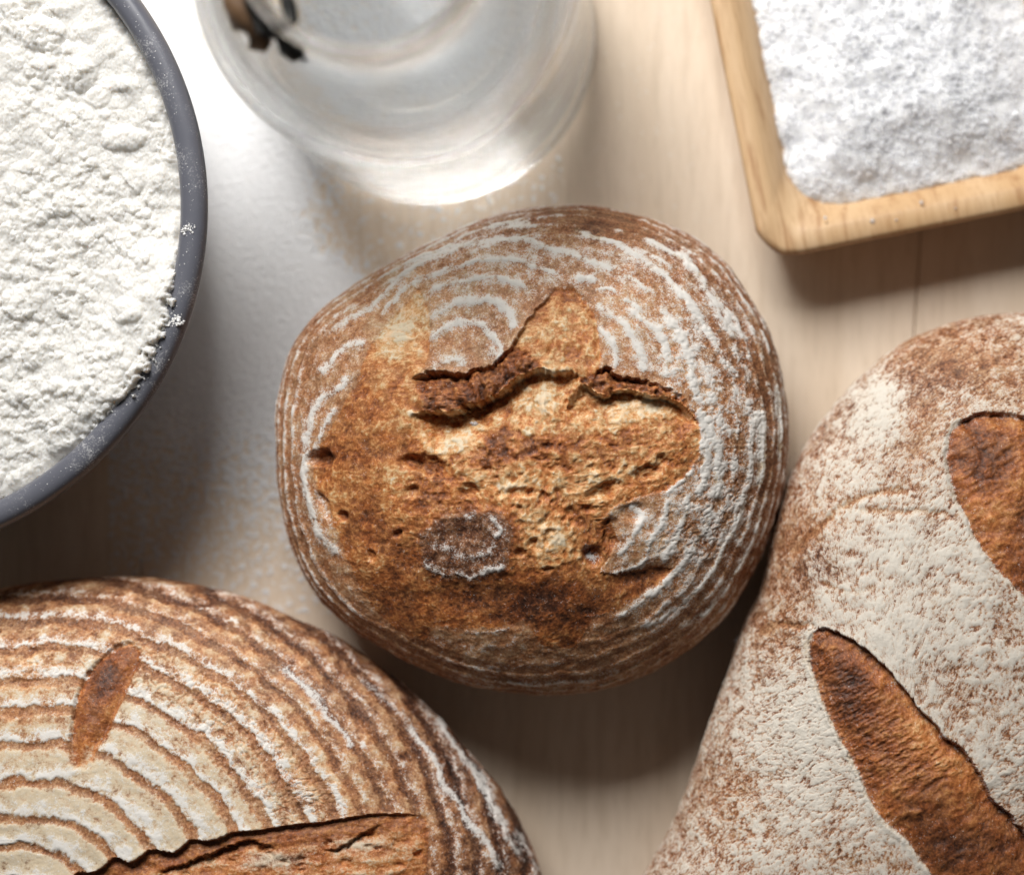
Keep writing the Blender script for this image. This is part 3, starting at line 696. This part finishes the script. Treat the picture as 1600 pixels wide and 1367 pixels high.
# pits in the open crumb
zone = np.clip(blob(U, V, 860, 760, 190, 95) * 1.3 + .9 * blob(U, V, 880, 640, 70, 40) + .22 * blob(U, V, 600, 800, 80, 90) + .55 * blob(U, V, 860, 540, 60, 50), 0, 1) * burst * (1 - patch)
d1, r1 = worley2(Uw, Vw * 1.25, 24, 21); d2, r2 = worley2(Uw + 4, Vw * 1.15, 11, 22); d3, r3 = worley2(Uj, Vj, 6, 23)
pits = ss(.48, .12, d1) * ss(.55, .9, r1) * 1.2 + ss(.50, .15, d2) * ss(.5, .9, r2) * .7 + ss(.5, .15, d3) * ss(.5, 1, r3) * .3
pit = pits * zone
for cu, cv, ru, rv, dp, ro_ in ((668,728,36,15,3.6,20),(640,722,16,12,2.5,0),(731,768,15,11,3,10),(947,765,24,11,3,-25),(1012,738,26,12,2.6,-15),(925,868,15,15,3.4,0),(815,862,9,7,2.4,0),(500,716,18,13,5.0,0),(535,806,6,9,3.2,0),(700,668,45,16,2.0,-15),(640,770,14,9,2,0),(620,835,7,6,2,0),(580,870,8,8,1.8,0),(835,850,12,8,2,30),(1035,720,8,10,2,0),(905,640,20,18,1.5,0),(760,735,10,6,2,0),(810,770,18,9,2,0),(990,800,20,14,2,0),(955,835,14,26,2.2,0),(505,790,8,25,2.4,-25),(890,800,10,7,1.8,0),(855,890,9,6,1.5,0)):
    q = blob(Uw, Vw, cu, cv, ru, rv, ro_)
    pit = pit + .72 * dp * ss(.15, .75, q)
lipq = np.maximum(np.exp(-(polydist(Uk, Vk, E2, False, 30)[0] / 3.0) ** 2), np.exp(-(polydist(Uj, Vj, E3, False, 30)[0] / 2.5) ** 2))  # thin highlight along the ear lips, painted as a paler tone
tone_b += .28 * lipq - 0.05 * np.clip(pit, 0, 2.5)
cream_b += .32 * np.clip(pits * zone, 0, 1.5) * (1 - ear) - .3 * ear
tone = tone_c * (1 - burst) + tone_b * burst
tone = tone * (1 - patch) + patch * (0.32 + .25 * mid + .2 * grain)
cream = cream_c * (1 - burst) + cream_b * burst
cream = cream * (1 - patch) - .3 * patch
# relief in millimetres
d = 0.9 * bigm * 1.2 + .35 * mid + .16 * grain
d += (1 - burst) * (0.34 * F + .42 * RG + .15 * np.clip(flour, 0, 1) - .30 * crack * ss(.3, .8, veil))
ringd = np.hypot(U - 790, (V - 660) * 1.05)
d += burst * (1 - patch) * ((0.7 * web + .10 * grain + .3 * strand + .15 * strand2) * (1 - .72 * smo) - .5)
d -= pit - ear * (1.2 * earn + 1.6 * web + 1.4 * ss(0, 15, np.maximum(earL, earR)) - .6)
d += patch * (0.5 + .5 * F + .6 * mid)
d -= 1.3 * blob(U, V, 735, 935, 110, 22) + 1.5 * blob(U, V, 1000, 900, 50, 14, -12) + 1.2 * blob(U, V, 720, 835, 40, 22)
d += cliff(Uj, Vj, E1, [4.5, 6.0, 4.0, 1.1, .8, 1.3, .8, .45, .3], 20, .06, .1, 2.2, 0.7)
d += cliff(Uk, Vk, E2, [6, 9.5, 10, 9.5, 8, 6, 4], 50, .08, .08, 2.5, 0.9)
d += cliff(Uj, Vj, E4, [2.5, 3.8, 1.2, .5, .3], 14, .08, .1, 2.0, .4)
d += cliff(Uj, Vj, E3, [4, 5.5, 6.5, 6, 5, 2.5], 32, .06, .08, 2.5, .8)
rt = polydist(U, V, [(938,560),(932,502),(916,470),(892,450)], False, 30)[0]
d -= 0.9 * np.exp(-(rt / 4) ** 2)
lt = polydist(U, V, [(668,480),(671,520),(667,555),(660,578)], False, 30)[0]
d -= 0.35 * np.exp(-(lt / 4) ** 2)
Pd = P0 + NRM * (d * 0.001)[..., None]
loaf = empty("round_loaf", (cc[0], cc[1], 0), "round sourdough loaf torn open in the middle, ringed with flour, centre of table", "bread", "loaves on the table")
VX = Pd.reshape(-1, 3) - np.array([cc[0], cc[1], 0])
Q = grid_quads(n, n)
if NRM[n // 2, n // 2, 2] < 0: Q = Q[:, ::-1]
lab = np.zeros(U.shape, int); lab[b_sd > 0] = 1; lab[p_sd > 0] = 3; lab[(earL > 0) & (b_sd > -1)] = 2; lab[(earR > 0)] = 4
fl = lab.ravel()[Q[:, 0]]
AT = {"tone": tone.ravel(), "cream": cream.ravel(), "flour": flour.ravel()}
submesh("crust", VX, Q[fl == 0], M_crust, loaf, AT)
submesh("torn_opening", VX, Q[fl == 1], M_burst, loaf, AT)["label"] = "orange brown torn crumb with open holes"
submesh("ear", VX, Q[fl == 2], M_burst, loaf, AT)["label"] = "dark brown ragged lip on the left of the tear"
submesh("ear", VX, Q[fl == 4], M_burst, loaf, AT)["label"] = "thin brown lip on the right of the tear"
submesh("crust_patch", VX, Q[fl == 3], M_crust, loaf, AT)["label"] = "small dark patch of floured crust"
def surf(u, v, U=U, V=V, Pd=Pd):
    i_ = np.argmin((U - u) ** 2 + (V - v) ** 2 + (Pd[..., 2] < .02) * 1e6); return Pd.reshape(-1, 3)[i_]
p = surf(735, 660) - np.array([cc[0], cc[1], 0])
o = lumps("salt_crystal", [p + (0, 0, .0006), p + (.0007, .0003, .0008), p + (-.0006, .0005, .0005)], [.0011, .0008, .0008], M_flake, loaf, 3)

# ---------- the ringed loaf at the lower left
out_l = [(-60,935),(0,922),(50,912),(120,905),(200,904),(280,910),(350,925),(420,950),(480,975),(540,1005),(590,1040),(640,1080),(690,1130),(740,1185),(780,1232),(810,1282),(832,1330),(847,1372),(856,1430),(855,1520),(835,1620),(780,1730),(690,1830),(560,1910),(400,1950),(240,1950),(80,1920),(-60,1850),(-200,1740),(-290,1600),(-330,1440),(-310,1280),(-240,1120),(-150,1000)]
av = np.concatenate([np.linspace(-1, -.52, 24), np.linspace(-.51, .86, 590), np.linspace(.87, 1, 14)])
bv = np.concatenate([np.linspace(-1, -.05, 30), np.linspace(-.04, .86, 430), np.linspace(.87, 1, 14)])
P0, cl = loaf_grid(out_l, (258, 1425), 0.032, 0.080, av, bv, 1.0, .9)
NRM = normals(P0); U, V = pix(P0); G = P0 / S + 300
w1 = fbm(G, 1 / 40, 2, 1.0); w2n = fbm(G, 1 / 40, 2, 5.0); w3 = fbm(G, 1 / 6, 2, 2.0); w4 = fbm(G, 1 / 6, 2, 7.0)
Uw = U + 10 * w1 + 4 * w3; Vw = V + 10 * w2n + 4 * w4
Uj = U + 1.5 * w1 + 1.2 * w3; Vj = V + 1.5 * w2n + 1.6 * w4
grain = fbm(G, 1 / 5, 3, 3.0, .7); mid = fbm(G, 1 / 20, 3, 6.0); bigm = fbm(G, 1 / 90, 3, 4.0)
# ring phase: whole numbers sit in the brown grooves
def phase(u, v):
    dx, dy = u - 20, (1425 - v) * 1.15
    lf = ss(150, 20, u) * 14
    rr_ = np.hypot(dx, dy) + lf
    return np.interp(rr_, [0, 130, 182, 245, 312, 374, 425, 484, 530, 572, 612, 650, 690, 728, 765, 800, 840, 2000], [-1.2, 1, 2, 3, 4, 5, 6, 7, 8, 9, 10, 11, 12, 13, 14, 15, 16, 40])
ph = phase(Uw, Vw); fr = ph - np.floor(ph)
outer = ss(5.8, 9.0, ph)
gw = 0.125 + 0.14 * mid + .10 * bigm + .05 * outer
groove = np.maximum(ss(gw + .06, gw - .04, fr), ss(1 - gw * .8 - .10, 1 - gw * .8 + .08, fr))
white = ss(gw - .04, gw + .07, fr) * ss(gw + .52, gw + .06, fr)
upl = ss(150, 40, U) * ss(1230, 1100, V)
brown_shade = np.clip(outer * (.55 + .7 * mid + .3 * bigm) + .45 * upl + .9 * ss(1010, 940, V) * ss(450, 250, U) * .5, 0, 1)  # brown outer rings, plus the bowl's shadow painted along the upper left
streak = fbm(np.stack([ph * 40, np.arctan2(1425 - V, U - 20) * 22, 0 * U], -1), 1 / 7, 3, 61.)
cream = (1 - groove) * (1.02 - .7 * brown_shade - .05 * np.clip(ph, 0, 7)) + .45 * mid - .10 + .2 * grain + .35 * streak - .25 * ss(8, 11, ph)
flour = white * (.72 + 1.1 * mid + .6 * grain) * .9 + .16 * (1 - groove) * (1 - brown_shade) + .06 + .3 * grain + .2 * mid
wl = lines_field(Uw, Vw, [([(673,1121),(694,1144),(718,1177),(741,1207),(759,1240),(777,1275),(792,1302),(816,1340)], 7, .9), ([(634,1127),(652,1153),(673,1180),(688,1216),(712,1246),(727,1275),(747,1305),(765,1335),(783,1367)], 7, .95), ([(438,1040),(474,1067),(497,1097),(521,1127),(542,1150),(554,1176)], 7, .9), ([(560,1060),(600,1090),(640,1130)], 6, .5), ([(800,1290),(822,1330),(836,1367)], 4, .7)])
flour = np.maximum(flour * (1 - .45 * ss(8, 9.5, ph)), wl * (1 + .4 * mid))
tone = .52 + .16 * bigm + .22 * mid + .14 * grain + .34 * (1 - groove) * (.75 + .8 * mid + .4 * streak) - .20 * ss(7.5, 11.5, ph) - .16 * ss(10.5, 14, ph) - .12 * ss(1040, 940, V) * ss(420, 250, U)  # browner outer rings; edge and upper-left shade painted into the tone
# the cuts
leaf = [(205,1005),(180,1012),(158,1030),(138,1052),(122,1085),(114,1120),(112,1155),(113,1185),(120,1197),(140,1195),(150,1172),(166,1150),(180,1118),(192,1090),(205,1062),(216,1038),(218,1018)]
l_sd = sdpoly(Uj, Vj, leaf)
SC = smooth_pts([(60,1405),(110,1372),(122,1363),(140,1362),(155,1358),(172,1343),(182,1339),(200,1346),(215,1341),(232,1328),(245,1327),(268,1331),(285,1322),(300,1311),(325,1313),(345,1308),(362,1300),(400,1296),(450,1289),(500,1284),(550,1276),(590,1271),(630,1271),(665,1276)], 3)
open_poly = [tuple(q) for q in SC] + [(668,1300),(668,1340),(664,1380),(640,1440),(560,1500),(400,1540),(200,1530),(60,1470)]
o_sd = sdpoly(Uj, Vj, open_poly)
lw = 2.0 + 9 * ss(1110, 1185, V) + 6 * ss(150, 195, U)
lf = ss(-lw, lw, l_sd + 3 * w3); ow = 1.2 + 14 * ss(610, 660, U)
op = ss(-ow, ow, o_sd + (6 * w1 + 5 * w3) * ss(600, 650, U))
web = fbm(G * np.array([.5, 1, 1]), 1 / 14, 3, 8.0, .6)
tone = tone * (1 - lf) + lf * (.44 + .18 * mid + .16 * grain - .22 * blob(U, V, 165, 1060, 22, 30, 20) + .22 * blob(U, V, 140, 1175, 25, 25) + .12 * blob(U, V, 185, 1100, 14, 40, 20))
lipd, lips, lipa = polydist(Uj, Vj, SC, False, 60)
s = lipd * lips
strip = ss(34, 20, s + 8 * mid) * op
t_o = .62 + .26 * web + .16 * grain + .1 * mid - .30 * blob(Uw, Vw, 440, 1340, 40, 8, -10) - .25 * blob(Uw, Vw, 510, 1305, 40, 8, -12)
t_o = t_o * (1 - strip) + strip * (.46 + .2 * grain + .1 * mid)
tone = tone * (1 - op) + op * t_o
cut = np.maximum(lf, op)
cream = cream * (1 - cut) + op * (1 - strip) * (.25 + .5 * web + .35 * blob(U, V, 430, 1345, 50, 14) + .3 * blob(U, V, 560, 1320, 50, 15)) + lf * (-.2 + .7 * blob(U, V, 137, 1180, 20, 22) + .45 * blob(U, V, 196, 1090, 8, 60, 22))
flour = flour * (1 - cut)
d1, r1 = worley2(Uw, Vw * 1.3, 20, 31); pit = ss(.45, .12, d1) * ss(.55, .9, r1) * 1.6 * op * (1 - strip)
crk = (1 - ss(0, .13, np.abs(fbm(G * np.array([1.0, 1.0, 1]), 1 / 14, 2, 31.)))) * ss(5.5, 6.5, ph) * ss(9.0, 7.5, ph) * (1 - cut)
d = 1.0 * bigm + .3 * mid + .14 * grain + (1 - cut) * ((1 - groove) * (0.6 - .2 * outer) + .1 * np.clip(flour, 0, 1) + .4 * wl) - .55 * crk
tone -= .12 * crk; cream -= .3 * crk
d += lf * (-1.1 + .6 * mid + 1.5 * ss(0, 26, l_sd)) - pit + op * (.9 * web)
LL = smooth_pts([(140,1197),(113,1185),(112,1155),(114,1120),(122,1085),(138,1052),(158,1030),(180,1012),(205,1005)], 3)
ld_, lsg, lal = polydist(Uj, Vj, LL, False, 40)
d -= .9 * np.exp(-(ld_ / 2.4) ** 2) * ss(0, .25, lal)
d += cliff(Uj, Vj, SC, [1.5, 2.4, 2.4, 2.4, 2.0, 1.4, .8], 45, .02, .05, 1.8, .5)
S2 = smooth_pts([(230,1367),(290,1348),(330,1333),(370,1318),(410,1318),(440,1330)], 3)
d += cliff(Uw, Vw, S2, [2, 3, 4, 3, 2], 22, .15, .12, 2.0, .4)
S3 = smooth_pts([(500,1322),(530,1322),(570,1300),(600,1290)], 3)
d += cliff(Uw, Vw, S3, 2.2, 18, .2, .2, 2.0, .3)
Pd = P0 + NRM * (d * .001)[..., None]
loaf = empty("round_loaf", (cl[0], cl[1], 0), "round loaf with cream and brown concentric rings and a short leaf-shaped cut, lower left", "bread", "loaves on the table")
VX = Pd.reshape(-1, 3) - np.array([cl[0], cl[1], 0]); Q = grid_quads(len(av), len(bv))
if NRM[300, 200, 2] < 0: Q = Q[:, ::-1]
lab = np.zeros(U.shape, int); lab[l_sd > 0] = 1; lab[o_sd > 0] = 2
fl = lab.ravel()[Q[:, 0]]
AT = {"tone": tone.ravel(), "cream": cream.ravel(), "flour": flour.ravel()}
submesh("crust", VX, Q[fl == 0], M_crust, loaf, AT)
submesh("score_mark", VX, Q[fl == 1], M_burst, loaf, AT)["label"] = "short leaf-shaped brown cut across the rings"
submesh("score_opening", VX, Q[fl == 2], M_burst, loaf, AT)["label"] = "wide orange brown opening along the picture's lower edge"

# ---------- the floured oval loaf on the right
out_r = [(1600,487),(1540,490),(1480,505),(1420,530),(1370,565),(1330,602),(1290,652),(1255,702),(1230,752),(1212,810),(1197,870),(1180,935),(1152,1000),(1136,1055),(1111,1120),(1090,1180),(1073,1232),(1050,1290),(1025,1338),(1000,1372),(968,1450),(950,1550),(980,1690),(1090,1810),(1280,1880),(1480,1860),(1680,1760),(1840,1580),(1930,1340),(1945,1060),(1895,810),(1800,620),(1700,515)]
av = np.concatenate([np.linspace(-1, -.87, 14), np.linspace(-.86, .34, 500), np.linspace(.36, 1, 24)])
bv = np.concatenate([np.linspace(-1, -.36, 24), np.linspace(-.35, .86, 500), np.linspace(.87, 1, 14)])
P0, cr = loaf_grid(out_r, (1480, 1180), 0.032, 0.078, av, bv, 1.0, .9)
NRM = normals(P0); U, V = pix(P0); G = P0 / S + 700
w1 = fbm(G, 1 / 40, 2, 1.0); w2n = fbm(G, 1 / 40, 2, 5.0); w3 = fbm(G, 1 / 6, 2, 2.0); w4 = fbm(G, 1 / 6, 2, 7.0)
Uw = U + 8 * w1 + 3 * w3; Vw = V + 8 * w2n + 3 * w4
wq = fbm(G, 1 / 16, 3, 33.); wq2 = fbm(G, 1 / 16, 3, 38.)
Uj = U + 2 * w1 + 1.6 * w3 + 4.5 * wq; Vj = V + 2 * w2n + 1.6 * w4 + 4.5 * wq2
grain = fbm(G, 1 / 4.5, 3, 3.0, .7); mid = fbm(G, 1 / 22, 3, 6.0); bigm = fbm(G, 1 / 100, 3, 4.0)
warp = np.stack([w1, w2n, w3], -1) * 4
cs, sn = math.cos(math.radians(28)), math.sin(math.radians(28))
Gx = (G[..., 0] * cs + G[..., 1] * sn) * .55; Gy = -G[..., 0] * sn + G[..., 1] * cs
Gr = np.stack([Gx, Gy, G[..., 2]], -1) + warp
crack1 = 1 - ss(0, .11, np.abs(fbm(Gr, 1 / 13, 3, 12.0)))
crack2 = 1 - ss(0, .13, np.abs(fbm(Gr, 1 / 8, 2, 22.0)))
sA = [(1278,980),(1300,984),(1330,1000),(1362,1022),(1392,1050),(1418,1082),(1440,1110),(1468,1140),(1484,1156),(1505,1172),(1530,1208),(1548,1245),(1572,1268),(1600,1298),(1650,1370),(1690,1460),(1670,1500),(1600,1480),(1530,1440),(1470,1385),(1450,1362),(1420,1318),(1398,1298),(1368,1268),(1345,1222),(1325,1180),(1308,1150),(1298,1132),(1285,1100),(1270,1062),(1263,1035),(1262,1008),(1268,988)]
sB = [(1500,654),(1540,644),(1600,648),(1700,700),(1760,800),(1780,950),(1740,1010),(1680,990),(1600,932),(1550,882),(1525,845),(1508,808),(1488,765),(1478,715),(1485,675)]
a_sd = sdpoly(Uj, Vj, sA); bb_sd = sdpoly(Uj, Vj, sB)
cut = np.maximum(ss(-1.2, 1.5, a_sd), ss(-1.2, 1.5, bb_sd))
zc = P0[..., 2]
edge_b = ss(.064, .040, zc)
brown = .30 * edge_b * (.75 + .5 * bigm) + .75 * blob(U, V, 1520, 570, 130, 60, 10) + .55 * blob(U, V, 1440, 660, 36, 60, 15) + .7 * blob(U, V, 1245, 860, 50, 80, 20) + .35 * blob(U, V, 1215, 980, 40, 60) + .4 * blob(U, V, 1150, 1250, 60, 70, 20) + .35 * blob(U, V, 1390, 1350, 80, 18)
pale = .4 * blob(U, V, 1370, 640, 50, 60, 20) + .25 * blob(U, V, 1440, 860, 80, 70) + .15 * blob(U, V, 1430, 990, 120, 80) + .3 * blob(U, V, 1250, 1150, 60, 120)
cov = .90 + .44 * bigm + .55 * mid - .85 * brown + pale
creases = lines_field(Uw, Vw, [([(1232,875),(1262,840),(1300,803),(1330,782),(1370,770),(1420,760)], 5, 1.0), ([(1340,796),(1390,798),(1440,800),(1490,802)], 5, .9), ([(1345,840),(1375,850)], 4, .0), ([(1190,990),(1215,975),(1245,980),(1275,975)], 4, .8), ([(1280,905),(1320,925),(1370,915)], 4, .5)])
flour = cov - .75 * crack1 * (.55 + .45 * ss(-.2, .3, mid)) - .55 * crack2 * (.4 + .6 * ss(.2, -.2, mid)) - .7 * creases + .45 * grain
flour = flour * (1 - cut) * .95 + cut * (.40 * np.exp(-np.maximum(a_sd, bb_sd) / 7.) - .05 + .25 * wq)
tone = .68 + .16 * bigm + .2 * mid + .16 * grain - .04 * edge_b - .20 * crack1 - .1 * crack2 - .09 * np.clip(brown, 0, 1)
greyp = blob(U, V, 1270, 880, 45, 40, -30) + .7 * blob(U, V, 1470, 600, 60, 25)  # grey shading beside the crease, painted into the crust tone
tone -= .18 * greyp
strx = fbm(np.stack([Gx * 1.8 * .25, Gy * .9, G[..., 2]], -1), 1 / 5, 3, 3.0)
tA = .47 + .26 * bigm + .24 * strx + .16 * grain + .12 * mid - .26 * blob(Uw, Vw, 1330, 1060, 30, 55, -40) - .20 * blob(Uw, Vw, 1320, 1110, 22, 22) - .14 * blob(Uw, Vw, 1440, 1240, 40, 50, -30) - .2 * blob(Uw, Vw, 1500, 1330, 60, 40) + .14 * blob(U, V, 1440, 1150, 30, 80, -40)
tB = .46 + .24 * bigm + .2 * mid + .12 * strx + .18 * grain - .16 * blob(Uw, Vw, 1540, 720, 30, 40) + .1 * blob(Uw, Vw, 1560, 800, 40, 60)
tone = tone * (1 - cut) + cut * np.where(a_sd > -3, tA, tB)
cream = (.42 + .8 * (cov - .7) - .5 * crack1 - .2 * crack2) * (1 - cut) - .2 * cut + .35 * (pale - .2) * (1 - cut)
# pale thin lip down the left edge of the long cut
LE = smooth_pts([(1266,990),(1260,1008),(1261,1035),(1268,1062),(1283,1100),(1306,1150),(1324,1180),(1343,1222),(1366,1268),(1396,1299),(1418,1319),(1448,1363)], 3)
led = polydist(Uj, Vj, LE, False, 40)[0]
cream += 1.1 * np.exp(-(led / 6.5) ** 2) * (.8 + wq); flour += .25 * np.exp(-((led - 8) / 8) ** 2) * (1 - cut)
RE = smooth_pts([(1268,984),(1278,980),(1300,984),(1330,1000),(1362,1022),(1392,1050),(1418,1082),(1440,1110),(1468,1140),(1484,1156),(1505,1172),(1530,1208),(1548,1245),(1572,1268),(1600,1298),(1650,1370)], 3)
LB = smooth_pts([(1500,654),(1485,675),(1478,715),(1488,765),(1508,808),(1525,845),(1550,882),(1600,932),(1680,990)], 3)
lbd = polydist(Uj, Vj, LB, False, 40)[0]
cream += .6 * np.exp(-(lbd / 5) ** 2)
d = 1.3 * bigm + .45 * mid + .2 * grain + (1 - cut) * (.06 * np.clip(flour, 0, 1) - .20 * crack1 - .10 * crack2 - .8 * creases)
d += cut * (.7 * strx + .5 * mid + .3 * grain + .2 * wq - .8 + 1.9 * ss(0, 42, np.maximum(a_sd, bb_sd)))
d += cliff(Uj, Vj, RE, [1.2, 2.4, 2.6, 2.6, 2.4, 2.2], 40, .06, .02, 1.6, .5)
d += .55 * np.exp(-(led / 5) ** 2) - .5 * np.exp(-(lbd / 2.5) ** 2) + .4 * np.exp(-((lbd - 8) / 7) ** 2) * (1 - cut)
TB = smooth_pts([(1490,664),(1500,655),(1540,645),(1600,649),(1700,702)], 3)
d += cliff(Uj, Vj, TB, 1.6, 30, .1, .05, 1.8, .4)
d -= 1.5 * blob(U, V, 1190, 890, 30, 60, 20)
Pd = P0 + NRM * (d * .001)[..., None]
loaf = empty("oval_loaf", (cr[0], cr[1], 0), "large oval loaf under crackled white flour with two long brown cuts, right side", "bread", "loaves on the table")
VX = Pd.reshape(-1, 3) - np.array([cr[0], cr[1], 0]); Q = grid_quads(len(av), len(bv))
if NRM[250, 250, 2] < 0: Q = Q[:, ::-1]
lab = np.zeros(U.shape, int); lab[a_sd > 0] = 1; lab[bb_sd > 0] = 2
fl = lab.ravel()[Q[:, 0]]
AT = {"tone": tone.ravel(), "cream": cream.ravel(), "flour": flour.ravel()}
submesh("crust", VX, Q[fl == 0], M_crust_r, loaf, AT)
submesh("score_mark", VX, Q[fl == 1], M_burst, loaf, AT)["label"] = "long orange brown cut running down to the corner"
submesh("score_mark", VX, Q[fl == 2], M_burst, loaf, AT)["label"] = "dark reddish brown cut at the right edge of the picture"
def crumb_at(u, v, name, sz_, seed, mat, k_=4):
    p_ = surf(u, v, U, V, Pd) - np.array([cr[0], cr[1], 0]); r_ = np.random.default_rng(seed)
    o_ = lumps(name, [p_ + r_.normal(size=3) * sz_ * .6 + (0, 0, sz_ * .3) for _ in range(k_)], [sz_] * k_, mat, loaf, seed); return o_
crumb_at(1153, 1000, "flour_crumb", .0013, 4, M_flour)
